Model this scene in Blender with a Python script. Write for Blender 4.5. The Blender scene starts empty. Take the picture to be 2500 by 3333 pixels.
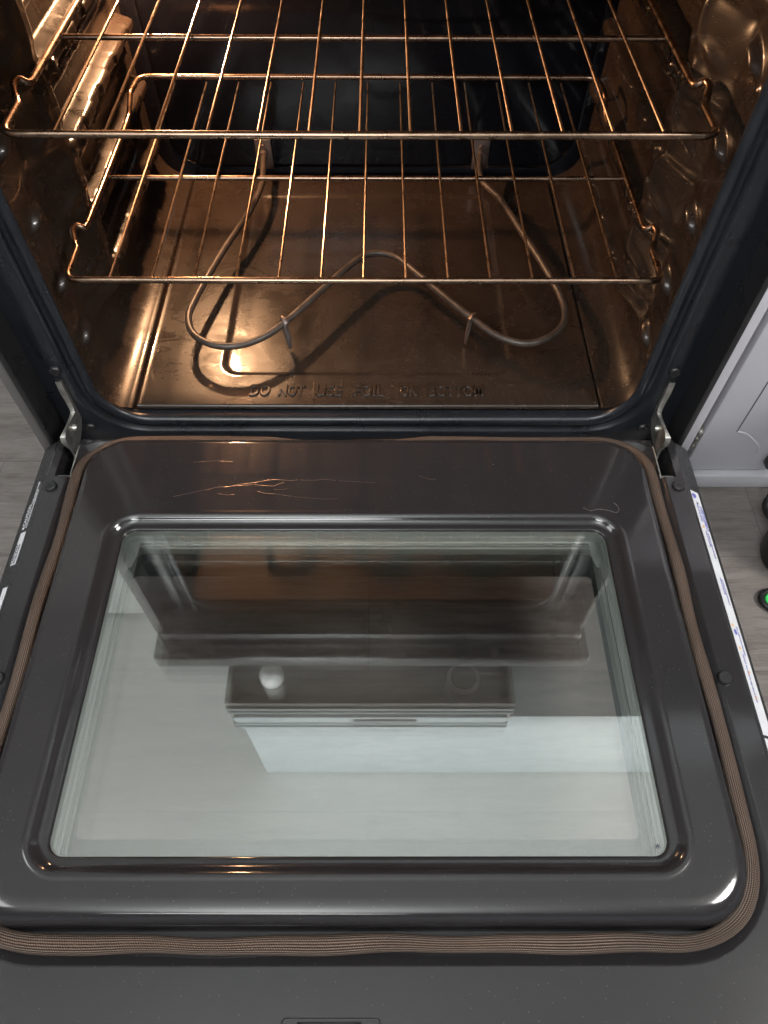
import bpy, bmesh, math, random
from math import sin, cos, pi, exp, sqrt
from mathutils import Vector, Matrix
S = bpy.context.scene
random.seed(7)

# ------------------------------------------------------------------ camera
cam = bpy.data.cameras.new("camera")
cam_o = bpy.data.objects.new("camera", cam)
S.collection.objects.link(cam_o)
R0 = (9.99994400e-01, -1.15284548e-03, 3.14186022e-03)
R1 = (8.12513565e-04, -8.27077189e-01, -5.62087772e-01)
R2 = (3.24656127e-03, 5.62087177e-01, -8.27071620e-01)
cam_o.matrix_world = Matrix(((R0[0], -R1[0], -R2[0], 0.01815),
                             (R0[1], -R1[1], -R2[1], -0.54694),
                             (R0[2], -R1[2], -R2[2], 0.65342),
                             (0, 0, 0, 1)))
cam.sensor_fit = 'VERTICAL'
cam.sensor_height = 36.0
cam.lens = 25.13
cam.clip_start = 0.01
cam.clip_end = 60
S.camera = cam_o

# ------------------------------------------------------------------ world, lamps, exposure
W = bpy.data.worlds.new("World")
S.world = W
W.use_nodes = True
bg = W.node_tree.nodes["Background"]
# a room: dim near the floor line, brighter towards the ceiling
_wt = W.node_tree
_tc = _wt.nodes.new('ShaderNodeTexCoord'); _sx = _wt.nodes.new('ShaderNodeSeparateXYZ'); _rp = _wt.nodes.new('ShaderNodeValToRGB')
_mr = _wt.nodes.new('ShaderNodeMapRange'); _mr.inputs[1].default_value = -1; _mr.inputs[2].default_value = 1
_wt.links.new(_tc.outputs['Generated'], _sx.inputs[0]); _wt.links.new(_sx.outputs[2], _mr.inputs[0]); _wt.links.new(_mr.outputs[0], _rp.inputs[0])
_rp.color_ramp.elements[0].position = .40; _rp.color_ramp.elements[0].color = (.12, .125, .135, 1)
_rp.color_ramp.elements[1].position = .72; _rp.color_ramp.elements[1].color = (.62, .66, .72, 1)
_wt.links.new(_rp.outputs[0], bg.inputs[0])
bg.inputs[1].default_value = 0.62

def area(name, loc, target, size, power, col):
    l = bpy.data.lights.new(name, 'AREA')
    l.shape = 'DISK'; l.size = size; l.energy = power; l.color = col
    o = bpy.data.objects.new(name, l)
    S.collection.objects.link(o)
    o.location = loc
    o.rotation_euler = (Vector(target) - Vector(loc)).to_track_quat('-Z', 'Y').to_euler()
    return o
area("ceiling_lamp_light", (1.65, -0.85, 1.98), (0.2, -0.2, -0.1), 0.60, 58, (1.0, 0.97, 0.94))
area("room_fill_light", (-1.70, -0.80, 1.98), (-0.2, -0.2, -0.1), 1.0, 26, (0.98, 0.98, 1.0))  # unseen lamp, added on the left as fill opposite the ceiling lamp
area("ceiling_bounce_light", (-0.4, -1.9, 1.5), (-0.2, -1.2, 2.12), 1.0, 84, (0.97, 1.0, 1.0))  # unseen uplight, added to brighten the ceiling in place of real bounce

S.view_settings.view_transform = 'Standard'
S.view_settings.look = 'None'
S.view_settings.gamma = 1
S.view_settings.use_curve_mapping = False
S.view_settings.exposure = 0
S.cycles.use_denoising = True
S.cycles.max_bounces = 10
S.cycles.transparent_max_bounces = 16
S.cycles.sample_clamp_indirect = 5.0

# ------------------------------------------------------------------ materials
def newmat(name):
    m = bpy.data.materials.new(name)
    m.use_nodes = True
    nt = m.node_tree
    b = nt.nodes["Principled BSDF"]
    return m, nt, b
def N(nt, t, **kw):
    n = nt.nodes.new(t)
    for k, v in kw.items():
        setattr(n, k, v)
    return n
def coords(nt, scale=(1, 1, 1), rot=(0, 0, 0), out='Object'):
    tc = N(nt, 'ShaderNodeTexCoord'); mp = N(nt, 'ShaderNodeMapping')
    mp.inputs['Scale'].default_value = scale
    mp.inputs['Rotation'].default_value = rot
    nt.links.new(tc.outputs[out], mp.inputs[0])
    return mp.outputs[0]
def noise(nt, vec, scale, detail=4, rough=.55, dist=0):
    n = N(nt, 'ShaderNodeTexNoise')
    n.inputs['Scale'].default_value = scale
    n.inputs['Detail'].default_value = detail
    n.inputs['Roughness'].default_value = rough
    n.inputs['Distortion'].default_value = dist
    nt.links.new(vec, n.inputs['Vector'])
    return n.outputs['Fac']
def ramp(nt, fac, stops):
    r = N(nt, 'ShaderNodeValToRGB')
    e = r.color_ramp.elements
    while len(e) < len(stops): e.new(0.5)
    for i, (p, c) in enumerate(stops):
        e[i].position = p
        e[i].color = (c, c, c, 1) if isinstance(c, (int, float)) else (*c, 1)
    nt.links.new(fac, r.inputs[0])
    return r.outputs[0]
def bump(nt, b, h, strength, dist=.001):
    n = N(nt, 'ShaderNodeBump')
    n.inputs['Strength'].default_value = strength
    n.inputs['Distance'].default_value = dist
    nt.links.new(h, n.inputs['Height'])
    nt.links.new(n.outputs[0], b.inputs['Normal'])
def math_(nt, op, a, b_=None, clamp=False):
    n = N(nt, 'ShaderNodeMath', operation=op, use_clamp=clamp)
    for i, v in enumerate((a, b_)):
        if v is None: continue
        if isinstance(v, (int, float)): n.inputs[i].default_value = v
        else: nt.links.new(v, n.inputs[i])
    return n.outputs[0]

def enamel(name, base, rough=(.06, .16), speck=.25, orange=.0, swirl=False, spec=.5, coat=None, mott=.2, bst=.10):
    """porcelain enamel: dark, glossy, fine pale flecks, faint wipe marks in the gloss"""
    m, nt, b = newmat(name)
    v = coords(nt)
    vo = N(nt, 'ShaderNodeTexVoronoi'); vo.inputs['Scale'].default_value = 420
    nt.links.new(v, vo.inputs['Vector'])
    dot = ramp(nt, vo.outputs['Distance'], [(0.0, 1.0), (.16, 1.0), (.22, 0.0)])
    sel = math_(nt, 'GREATER_THAN', noise(nt, v, 900, 0), .60)
    pick = N(nt, 'ShaderNodeSeparateColor'); nt.links.new(vo.outputs['Color'], pick.inputs[0])
    rare = math_(nt, 'GREATER_THAN', pick.outputs[0], .93)
    mask = math_(nt, 'MULTIPLY', dot, rare)
    mask = math_(nt, 'MULTIPLY', mask, speck, True)
    big_ = math_(nt, 'MULTIPLY', noise(nt, v, 55, 5, .7), .5); big_ = math_(nt, 'ADD', big_, math_(nt, 'MULTIPLY', noise(nt, v, 7, 4, .6, 1.5), .5))
    mot = ramp(nt, big_, [(.38, tuple(c * (1 - mott) for c in base)), (.62, tuple(c * (1 + mott) for c in base))])
    mx = N(nt, 'ShaderNodeMix', data_type='RGBA')
    nt.links.new(mask, mx.inputs[0]); nt.links.new(mot, mx.inputs[6])
    mx.inputs[7].default_value = (.45, .42, .4, 1)
    nt.links.new(mx.outputs[2], b.inputs['Base Color'])
    r1 = noise(nt, v, 9, 6, .65, 1.2)
    rr = ramp(nt, r1, [(.35, rough[0]), (.7, rough[1])])
    if swirl:
        wm = N(nt, 'ShaderNodeMapping'); nt.links.new(v, wm.inputs[0])
        wm.inputs['Rotation'].default_value = (0, 0, .6); wm.inputs['Scale'].default_value = (1, 3.2, 1)
        s = math_(nt, 'MULTIPLY', ramp(nt, noise(nt, wm.outputs[0], 22, 8, .7, 1.6), [(.40, 0.0), (.66, 1.0)]), .20)
        g = ramp(nt, noise(nt, v, 4.5, 2), [(.50, 0.0), (.66, 1.0)])
        s = math_(nt, 'MULTIPLY', s, g)
        rr = math_(nt, 'ADD', rr, s)
    nt.links.new(rr, b.inputs['Roughness'])
    b.inputs['Specular IOR Level'].default_value = spec
    if coat:
        b.inputs['Coat Weight'].default_value = coat[0]; b.inputs['Coat Roughness'].default_value = coat[1]
    h = math_(nt, 'ADD', math_(nt, 'MULTIPLY', noise(nt, v, 70, 3), .5), math_(nt, 'MULTIPLY', noise(nt, v, 420, 2), orange))
    bump(nt, b, h, bst, .0015)
    return m
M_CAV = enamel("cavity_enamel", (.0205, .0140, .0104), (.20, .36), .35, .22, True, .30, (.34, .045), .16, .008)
M_ROOF = enamel("oven_roof_enamel", (.095, .062, .045), (.55, .65), .2, .1)  # lightened beyond the cavity enamel so the door liner mirrors a brighter brown
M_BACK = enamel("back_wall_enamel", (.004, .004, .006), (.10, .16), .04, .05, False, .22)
M_DOOR = enamel("door_enamel", (.0170, .0157, .0168), (.085, .115), .12, .05, False, .44, None, .05, .035)
M_FRAME = enamel("frame_enamel", (.0095, .0108, .0140), (.26, .36), .25, .35)
M_SHELL = enamel("black_shell_paint", (.010, .010, .011), (.25, .40), .05, .25)

def simple(name, col, rough=.5, metal=0., nscale=0, namp=.2, bstr=0., stretch=(1, 1, 1), spec=.5):
    m, nt, b = newmat(name)
    b.inputs['Base Color'].default_value = (*col, 1)
    b.inputs['Roughness'].default_value = rough
    b.inputs['Metallic'].default_value = metal
    b.inputs['Specular IOR Level'].default_value = spec
    if nscale:
        v = coords(nt, stretch)
        f = noise(nt, v, nscale, 5, .65)
        c = ramp(nt, f, [(.3, tuple(x * (1 - namp) for x in col)), (.7, tuple(min(1, x * (1 + namp)) for x in col))])
        nt.links.new(c, b.inputs['Base Color'])
        r = ramp(nt, f, [(.3, rough * .8), (.7, min(1, rough * 1.25))])
        nt.links.new(r, b.inputs['Roughness'])
        if bstr: bump(nt, b, f, bstr, .001)
    return m
M_RACK = simple("nickel_rack_wire", (.25, .170, .120), .28, 1., 60, .18, .03)
M_ROD = simple("nickel_rack_rod", (.38, .29, .215), .30, 1., 60, .18, .03)
M_ELEM = simple("oxidised_element_sheath", (.048, .035, .028), .40, .15, 70, .35, .15)
M_CLIP = simple("heat_stained_steel", (.17, .135, .12), .42, .9, 60, .3)
M_ZINC = simple("zinc_plated_steel", (.46, .45, .42), .33, .9, 60, .4, .2)
M_SPACER = simple("galvanised_spacer", (.36, .385, .37), .35, .35, 0, .0)
M_SCREW = simple("black_screw", (.018, .018, .019), .33, .3, 60, .2)
M_DARK = simple("shade_black", (.004, .004, .004), .8)  # flat black painted in for the shade inside slots and recesses
M_WHITE = simple("white_cabinet_paint", (.50, .49, .53), .42, 0, 8, .03)
M_GREYSIDE = simple("grey_side_paint", (.085, .080, .078), .45, 0, 30, .08)
M_GREYGAP = simple("cabinet_edge_grey", (.20, .20, .21), .6)
M_CEIL = simple("ceiling_paint", (.86, .88, .86), .9, 0, 3, .02)
M_WALL = simple("wall_paint", (.50, .52, .50), .9, 0, 3, .04)
M_HOOD = simple("hood_paint", (.22, .205, .19), .4, .3, 12, .1)
M_HOODW = simple("upper_cabinet_paint", (.42, .47, .49), .5)
M_PLASTIC = simple("black_plastic", (.010, .010, .011), .35, 0, 40, .1)
M_GREEN = simple("green_plastic", (.05, .55, .12), .35)
M_LABELW = simple("label_white", (.52, .52, .545), .5, 0, 60, .06)
M_INKB = simple("label_blue_ink", (.10, .10, .36), .6)
M_INKO = simple("label_orange_ink", (.62, .30, .05), .6)
M_INKK = simple("label_black_ink", (.02, .02, .03), .6)
M_INKW = simple("white_ink", (.48, .48, .5), .6)
M_CRUMB = simple("crumbs", (.42, .36, .30), .7)
M_SCRATCH = simple("scratch_metal", (.42, .30, .23), .3, .8)
M_COOK = enamel("cooktop_enamel", (.014, .014, .015), (.06, .12), .05)

def leather():
    m, nt, b = newmat("textured_black_edge")
    b.inputs['Base Color'].default_value = (.018, .018, .019, 1)
    b.inputs['Roughness'].default_value = .42
    v = coords(nt)
    vo = N(nt, 'ShaderNodeTexVoronoi', feature='DISTANCE_TO_EDGE'); vo.inputs['Scale'].default_value = 190
    n = noise(nt, v, 120, 4); 
    nt.links.new(v, vo.inputs['Vector'])
    h = math_(nt, 'ADD', vo.outputs['Distance'], math_(nt, 'MULTIPLY', n, .5))
    bump(nt, b, h, .9, .002)
    return m
M_LEATHER = leather()

def gasket_mat():
    m, nt, b = newmat("braided_fibreglass_gasket")
    uv = N(nt, 'ShaderNodeUVMap'); sp = N(nt, 'ShaderNodeSeparateXYZ')
    nt.links.new(uv.outputs[0], sp.inputs[0])
    # U runs in metres along the rope, V 0..1 around it
    rows = math_(nt, 'MULTIPLY', sp.outputs[1], 24 * 2 * pi)
    beads = math_(nt, 'MULTIPLY', sp.outputs[0], 2 * pi / .0019)
    half = math_(nt, 'MULTIPLY', rows, .5)
    a = math_(nt, 'ABSOLUTE', math_(nt, 'SINE', half))
    c = math_(nt, 'SINE', math_(nt, 'ADD', beads, half))
    c = math_(nt, 'ADD', math_(nt, 'MULTIPLY', c, .5), .5)
    h = math_(nt, 'MULTIPLY', a, math_(nt, 'ADD', math_(nt, 'MULTIPLY', c, .45), .55))
    col = ramp(nt, h, [(.10, (.010, .0065, .005)), (.55, (.065, .043, .032)), (1.0, (.235, .155, .110))])  # shade between rows and copper lamp glow on ridges put into the colour
    v = coords(nt)
    st = ramp(nt, noise(nt, v, 9, 4, .6), [(.3, .62), (.7, 1.0)])
    mx = N(nt, 'ShaderNodeMix', data_type='RGBA', blend_type='MULTIPLY'); mx.inputs[0].default_value = 1
    nt.links.new(col, mx.inputs[6]); nt.links.new(st, mx.inputs[7])
    nt.links.new(mx.outputs[2], b.inputs['Base Color'])
    b.inputs['Roughness'].default_value = .45
    b.inputs['Metallic'].default_value = .30
    bump(nt, b, h, .8, .0008)
    return m
M_GASKET = gasket_mat()

def glass(name, refl, tint, rough=0.0):
    """thin coated pane: part mirror, part clear"""
    m, nt, b = newmat(name)
    nt.nodes.remove(b)
    out = nt.nodes["Material Output"]
    g = N(nt, 'ShaderNodeBsdfGlossy'); g.inputs['Roughness'].default_value = rough
    g.inputs['Color'].default_value = (.985, 1.0, .975, 1)
    t = N(nt, 'ShaderNodeBsdfTransparent'); t.inputs[0].default_value = (*tint, 1)
    fr = N(nt, 'ShaderNodeFresnel'); fr.inputs[0].default_value = 1.45
    f = math_(nt, 'ADD', fr.outputs[0], refl, True)
    mx = N(nt, 'ShaderNodeMixShader')
    nt.links.new(f, mx.inputs[0]); nt.links.new(t.outputs[0], mx.inputs[1]); nt.links.new(g.outputs[0], mx.inputs[2])
    nt.links.new(mx.outputs[0], out.inputs[0])
    return m
M_GL1 = glass("inner_glass_coated", .115, (.985, .985, .98))
M_GL2 = glass("outer_glass_clear", .028, (.985, .985, .98))
M_PRINT = simple("black_ceramic_print", (.012, .016, .016), .06, 0, 0, spec=.9)

def emis(name, col, s):
    m, nt, b = newmat(name)
    b.inputs['Base Color'].default_value = (.8, .8, .8, 1)
    b.inputs['Emission Color'].default_value = (*col, 1)
    b.inputs['Emission Strength'].default_value = s
    return m
M_OVENLAMP = emis("lit_oven_bulb", (1.0, .54, .27), 3700)
M_HOODBULB = simple("unlit_opal_bulb", (.93, .95, .95), .2)

def vinyl():
    m, nt, b = newmat("grey_oak_vinyl_planks")
    v = coords(nt)
    br = N(nt, 'ShaderNodeTexBrick')
    br.inputs['Scale'].default_value = 1; br.inputs['Brick Width'].default_value = 1.2
    br.inputs['Row Height'].default_value = .18; br.inputs['Mortar Size'].default_value = .0006
    br.inputs['Color1'].default_value = (.30, .30, .30, 1); br.inputs['Color2'].default_value = (.70, .70, .70, 1)
    br.inputs['Mortar'].default_value = (0, 0, 0, 1)
    nt.links.new(v, br.inputs['Vector'])
    vs = N(nt, 'ShaderNodeMapping'); nt.links.new(v, vs.inputs[0])
    vs.inputs['Scale'].default_value = (1.0, 9.0, 1)
    add = N(nt, 'ShaderNodeVectorMath', operation='ADD'); nt.links.new(vs.outputs[0], add.inputs[0])
    sc = N(nt, 'ShaderNodeVectorMath', operation='SCALE'); sc.inputs['Scale'].default_value = 7
    nt.links.new(br.outputs['Color'], sc.inputs[0]); nt.links.new(sc.outputs[0], add.inputs[1])
    big = noise(nt, add.outputs[0], 2.2, 6, .62, 1.4)
    vs2 = N(nt, 'ShaderNodeMapping'); nt.links.new(add.outputs[0], vs2.inputs[0]); vs2.inputs['Scale'].default_value = (1.6, .9, 1)
    fine = noise(nt, vs2.outputs[0], 9, 9, .72, .7)
    vs3 = N(nt, 'ShaderNodeMapping'); nt.links.new(add.outputs[0], vs3.inputs[0]); vs3.inputs['Scale'].default_value = (1.0, 1.5, 1)
    grain = noise(nt, vs3.outputs[0], 38, 6, .75, .5)
    f = math_(nt, 'ADD', math_(nt, 'MULTIPLY', big, .38), math_(nt, 'MULTIPLY', fine, .30))
    f = math_(nt, 'ADD', f, math_(nt, 'MULTIPLY', grain, .32))
    col = ramp(nt, f, [(.34, (.055, .043, .038)), (.43, (.112, .093, .085)), (.53, (.170, .148, .138)), (.66, (.225, .202, .190))])
    mx = N(nt, 'ShaderNodeMix', data_type='RGBA', blend_type='MULTIPLY')
    nt.links.new(br.outputs['Fac'], mx.inputs[0]); nt.links.new(col, mx.inputs[6]); mx.inputs[7].default_value = (.55, .52, .5, 1)
    nt.links.new(mx.outputs[2], b.inputs['Base Color'])
    b.inputs['Roughness'].default_value = .42
    bump(nt, b, f, .25, .002)
    return m
M_VINYL = vinyl()

# ------------------------------------------------------------------ helpers
def tag(o, label=None, cat=None, group=None, kind=None):
    if label: o['label'] = label
    if cat: o['category'] = cat
    if group: o['group'] = group
    if kind: o['kind'] = kind
    return o
def empty(name, loc, label, cat, group=None):
    o = bpy.data.objects.new(name, None); S.collection.objects.link(o)
    o.location = loc; o.empty_display_size = .05
    return tag(o, label, cat, group)
def link(name, me, mat, parent=None, smooth=True):
    o = bpy.data.objects.new(name, me); S.collection.objects.link(o)
    if mat is not None:
        for mm in (mat if isinstance(mat, (list, tuple)) else [mat]): me.materials.append(mm)
    if parent is not None:
        o.parent = parent
        p = parent; off = Vector((0, 0, 0))
        while p is not None:
            off += p.location; p = p.parent
        o.location = -off if parent.type == 'EMPTY' else Vector((0, 0, 0))
    if smooth:
        for p in me.polygons: p.use_smooth = True
    return o
def mesh(name, V, F, mat, parent=None, smooth=True, recalc=True, sharp=None):
    me = bpy.data.meshes.new(name); me.from_pydata([tuple(v) for v in V], [], F); me.update()
    if recalc:
        bm = bmesh.new(); bm.from_mesh(me)
        bmesh.ops.recalc_face_normals(bm, faces=bm.faces); bm.to_mesh(me); bm.free()
    o = link(name, me, mat, parent, smooth)
    if sharp: me.set_sharp_from_angle(angle=math.radians(sharp))
    return o
class MB:
    def __init__(s): s.V = []; s.F = []
    def add(s, V, F):
        k = len(s.V); s.V += [tuple(v) for v in V]; s.F += [tuple(i + k for i in f) for f in F]
    def box(s, x0, x1, y0, y1, z0, z1, bev=0):
        bm = bmesh.new(); bmesh.ops.create_cube(bm, size=1)
        for v in bm.verts:
            v.co = Vector(((x0 + x1) / 2 + v.co.x * (x1 - x0), (y0 + y1) / 2 + v.co.y * (y1 - y0), (z0 + z1) / 2 + v.co.z * (z1 - z0)))
        if bev: bmesh.ops.bevel(bm, geom=bm.edges[:], offset=bev, segments=2, affect='EDGES', profile=.5)
        bm.verts.index_update()
        s.add([v.co.copy() for v in bm.verts], [[v.index for v in f.verts] for f in bm.faces]); bm.free()
        return s
    def tube(s, pts, r, n=10, caps=True, sy=1.0):
        V, F = tube(pts, r, n, caps, sy); s.add(V, F); return s
    def cyl(s, c, axis, r, h, n=24, r2=None, bev=0):
        c = Vector(c); a = Vector(axis).normalized(); u = a.orthogonal().normalized(); w = a.cross(u)
        rr = r2 if r2 is not None else r
        prof = [(0, 0), (r, 0), (r, h * .5), (rr, h * .8), (rr * .88, h), (0, h)] if bev else [(0, 0), (r, 0), (rr, h), (0, h)]
        V = []; F = []
        for (q, t) in prof:
            for i in range(n):
                g = 2 * pi * i / n; V.append(c + a * t + (u * cos(g) + w * sin(g)) * max(q, 1e-5))
        for k in range(len(prof) - 1):
            for i in range(n):
                j = (i + 1) % n; F.append((k * n + i, k * n + j, (k + 1) * n + j, (k + 1) * n + i))
        s.add(V, F); return s
    def build(s, name, mat, parent=None, smooth=True, sharp=40):
        return mesh(name, s.V, s.F, mat, parent, smooth, True, sharp)
def tube(pts, r, n=10, caps=True, sy=1.0, closed=False, up=None):
    P = [Vector(p) for p in pts]; V = []; F = []; m = len(P)
    prev = None
    for i, p in enumerate(P):
        if closed: t = (P[(i + 1) % m] - P[i - 1]).normalized()
        else: t = (P[min(i + 1, m - 1)] - P[max(i - 1, 0)]).normalized()
        if up is not None:
            w = Vector(up); u = t.cross(w).normalized(); w = u.cross(t).normalized()
        else:
            u = prev - t * prev.dot(t) if prev is not None else t.orthogonal()
            if u.length < 1e-6: u = t.orthogonal()
            u.normalize(); w = t.cross(u).normalized(); prev = u
        ri = r[i] if isinstance(r, (list, tuple)) else r
        for k in range(n):
            g = 2 * pi * k / n
            V.append(p + u * cos(g) * ri + w * sin(g) * ri * sy)
    for i in range(m if closed else m - 1):
        a = i * n; b = ((i + 1) % m) * n
        for k in range(n):
            l = (k + 1) % n; F.append((a + k, a + l, b + l, b + k))
    if caps and not closed:
        F.append(tuple(range(n))[::-1]); F.append(tuple(range((m - 1) * n, m * n)))
    return V, F
def smooth_path(pts, step=.004, it=1, closed=False):
    """Catmull-Rom resample"""
    P = [Vector(p) for p in pts]; m = len(P); out = []
    rng = range(m if closed else m - 1)
    for i in rng:
        if closed: a, b, c, d = P[i - 1], P[i], P[(i + 1) % m], P[(i + 2) % m]
        else: a, b, c, d = P[max(i - 1, 0)], P[i], P[i + 1], P[min(i + 2, m - 1)]
        k = max(2, int((c - b).length / step))
        for j in range(k):
            t = j / k
            out.append(.5 * ((2 * b) + (c - a) * t + (2 * a - 5 * b + 4 * c - d) * t * t + (3 * b - a - 3 * c + d) * t ** 3))
    if not closed: out.append(P[-1])
    return out
def fillet(pts, r, seg=6, closed=False):
    P = [Vector(p) for p in pts]; m = len(P); out = []
    for i in range(m):
        if not closed and i in (0, m - 1): out.append(P[i]); continue
        a, b, c = P[i - 1], P[i], P[(i + 1) % m]
        ri = r[i] if isinstance(r, (list, tuple)) else r
        d1 = (a - b); d2 = (c - b); l = min(ri, d1.length * .49, d2.length * .49)
        p = b + d1.normalized() * l; q = b + d2.normalized() * l
        for k in range(seg + 1):
            t = k / seg; out.append(p * (1 - t) ** 2 + b * 2 * t * (1 - t) + q * t * t)
    return out
def rrect(x0, x1, y0, y1, r, seg=10, side=6):
    """closed loop, constant vertex count, counter-clockwise"""
    if not isinstance(r, (list, tuple)): r = (r, r, r, r)      # near-left, near-right, far-right, far-left
    L = []
    cs = [(x0 + r[0], y0 + r[0], pi, r[0]), (x1 - r[1], y0 + r[1], 1.5 * pi, r[1]), (x1 - r[2], y1 - r[2], 0, r[2]), (x0 + r[3], y1 - r[3], .5 * pi, r[3])]
    for ci, (cx, cy, a0, rr) in enumerate(cs):
        for k in range(seg + 1):
            a = a0 + .5 * pi * k / seg; L.append((cx + rr * cos(a), cy + rr * sin(a)))
        nx = cs[(ci + 1) % 4]; e = (nx[0] + nx[3] * cos(nx[2]), nx[1] + nx[3] * sin(nx[2])); s_ = L[-1]
        for k in range(1, side): L.append((s_[0] + (e[0] - s_[0]) * k / side, s_[1] + (e[1] - s_[1]) * k / side))
    return L
def rings(loops, to3, cap_first=False, cap_last=False, close=False):
    V = []; F = []; n = len(loops[0][0])
    for L, h in loops: V += [to3(p, h) for p in L]
    K = len(loops)
    for k in range(K if close else K - 1):
        a = k * n; b = ((k + 1) % K) * n
        for i in range(n):
            j = (i + 1) % n; F.append((a + i, a + j, b + j, b + i))
    if cap_first: F.append(tuple(range(n))[::-1])
    if cap_last: F.append(tuple(range((K - 1) * n, K * n)))
    return V, F
def sst(a, b, x):
    t = max(0., min(1., (x - a) / (b - a))); return t * t * (3 - 2 * t)
def boxf(x, c, h, s):                     # soft box, 1 inside |x-c|<h
    return 1 - sst(h - s * .5, h + s * .5, abs(x - c))
def text_mesh(name, body, size, mat, parent, mtx, extrude=.0002, bevel=0, offset=0, shear=0, spacing=1., sx=1., align='LEFT'):
    cu = bpy.data.curves.new(name, 'FONT'); cu.body = body; cu.size = size; cu.extrude = extrude
    cu.bevel_depth = bevel; cu.bevel_resolution = 1; cu.offset = offset; cu.shear = shear; cu.space_character = spacing
    cu.align_x = align; cu.resolution_u = 4
    tmp = bpy.data.objects.new("tmp_text", cu); S.collection.objects.link(tmp)
    dg = bpy.context.evaluated_depsgraph_get(); dg.update()
    me = bpy.data.meshes.new_from_object(tmp.evaluated_get(dg)); bpy.data.objects.remove(tmp); bpy.data.curves.remove(cu)
    me.transform(mtx @ Matrix.Diagonal((sx, 1, 1, 1)))
    me.name = name; me.materials.clear()
    return link(name, me, mat, parent, False)
def boolean_cut(o, cutters):
    for c in cutters:
        md = o.modifiers.new("cut", 'BOOLEAN'); md.operation = 'DIFFERENCE'; md.solver = 'EXACT'; md.object = c
    dg = bpy.context.evaluated_depsgraph_get(); dg.update()
    me = bpy.data.meshes.new_from_object(o.evaluated_get(dg)); o.modifiers.clear(); o.data = me
    for c in cutters: bpy.data.objects.remove(c)

ZF = .012          # top of the oven's bottom panel
YB = .54           # back wall of the oven
FLOOR = -.27

# ------------------------------------------------------------------ setting
mesh("floor", [(-4, -4, FLOOR), (4, -4, FLOOR), (4, 1.2, FLOOR), (-4, 1.2, FLOOR)], [(0, 1, 2, 3)], M_VINYL, None, False)['kind'] = 'structure'
mesh("ceiling", [(-4, -4, 2.12), (4, -4, 2.12), (4, 1.2, 2.12), (-4, 1.2, 2.12)], [(0, 1, 2, 3)], M_CEIL, None, False)['kind'] = 'structure'
w = MB().box(-3, 3, .80, .86, FLOOR, 2.10).build("kitchen_wall", M_WALL, None, False)
tag(w, "plain painted kitchen wall standing behind the black oven", "wall")

# ------------------------------------------------------------------ the range
RG = empty("oven_range", (0, .3, FLOOR), "black freestanding electric range with its oven door lowered open", "oven")

# body panels
MB().box(-.3785, -.3715, 0.0, .62, FLOOR + .02, .555, .001).build("side_panel", M_SHELL, RG)
MB().box(.3715, .3785, 0.0, .62, FLOOR + .02, .555, .001).build("side_panel", M_SHELL, RG)
sp = MB().box(-.3905, -.3790, .002, .62, FLOOR + .02, .555, .0008).build("side_trim", M_GREYSIDE, RG)
sp['label'] = "grey strip along the left side of the range"
MB().box(-.370, .370, .60, .62, FLOOR + .02, .555).build("rear_panel", M_SHELL, RG)
MB().box(-.368, .368, .016, .04, FLOOR + .03, -.060, .003).build("drawer_front", M_SHELL, RG)
MB().box(-.370, .370, -.020, .028, .515, .558, .002).build("control_panel", M_SHELL, RG)
ct = MB().box(-.392, .392, -.046, .62, .560, .600, .006).build("cooktop", M_COOK, RG)

# oven liner: sides and floor in one pressed shell
ZS = [.107, .1815, .256, .3306, .405]       # rack positions
def side_h(y, z, sgn):
    d = 0.0
    for k, zk in enumerate(ZS):
        step = 1 + .10 * sst(-.2, .2, sin((y - .1 * k) * 85 + k))
        # ledge the rack slides on
        d += .0235 * step * boxf(z, zk - .0135, .0085, .007) * boxf(y, .345, .160, .016)
        # thinner rib between ledges
        d += .009 * step * boxf(z, zk + .031, .006, .007) * boxf(y, .35, .150, .014)
        # pressed dimples in front of the rails
        t = (y - .100) * .9 + (z - zk + .030) * .45; u = -(y - .100) * .45 + (z - zk + .030) * .9
        q = sqrt((t / .022) ** 2 + (u / .0085) ** 2)
        d += .0085 * (1 - sst(.35, 1.1, q))
        q = sqrt(((y - .076) / .0055) ** 2 + ((z - zk + .046) / .0055) ** 2)
        d += .0032 * (1 - sst(.2, 1.1, q))
    # upright column where the ledges begin, nipped in where a rail leaves the ledge
    w_ = abs(((z - .107 + .0745 * 8) / .0745 + .5) % 1.0 - .5)      # 0 at a rack level
    col = .0238 * (.84 + .16 * sst(.04, .34, w_))
    yf = .112 + .010 * sst(.02, .20, w_)
    cf = min(1., max(0., (y - yf) / .062)) ** 1.25 * (1 - sst(.196, .225, y)) * col * sst(.05, .08, z)
    d = max(d, cf) if y < .21 else d + cf * .4
    d += .0006 * sin(z * 30 + y * 15 + sgn) * sst(.06, .12, y)
    # creases and hooded puckers left by the press
    yc = .180 + .006 * sin(z * 84 + sgn); d += .0016 * exp(-((y - yc) / .0055) ** 2) * sst(.06, .09, z)
    for zk in ZS:
        t = (y - .158) * .92 + (z - zk - .019) * .38; u = -(y - .158) * .38 + (z - zk - .019) * .92
        d += .0048 * exp(-(t / .017) ** 2 - (u / .0065) ** 2)
        t = (y - .128) * .75 - (z - zk + .012) * .66; u = (y - .128) * .66 + (z - zk + .012) * .75
        d -= .0024 * exp(-(t / .014) ** 2 - (u / .0095) ** 2)
    d *= sst(.055, .085, y) * (1 - sst(.510, .530, y)) * sst(.040, .075, z)
    return d
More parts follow.
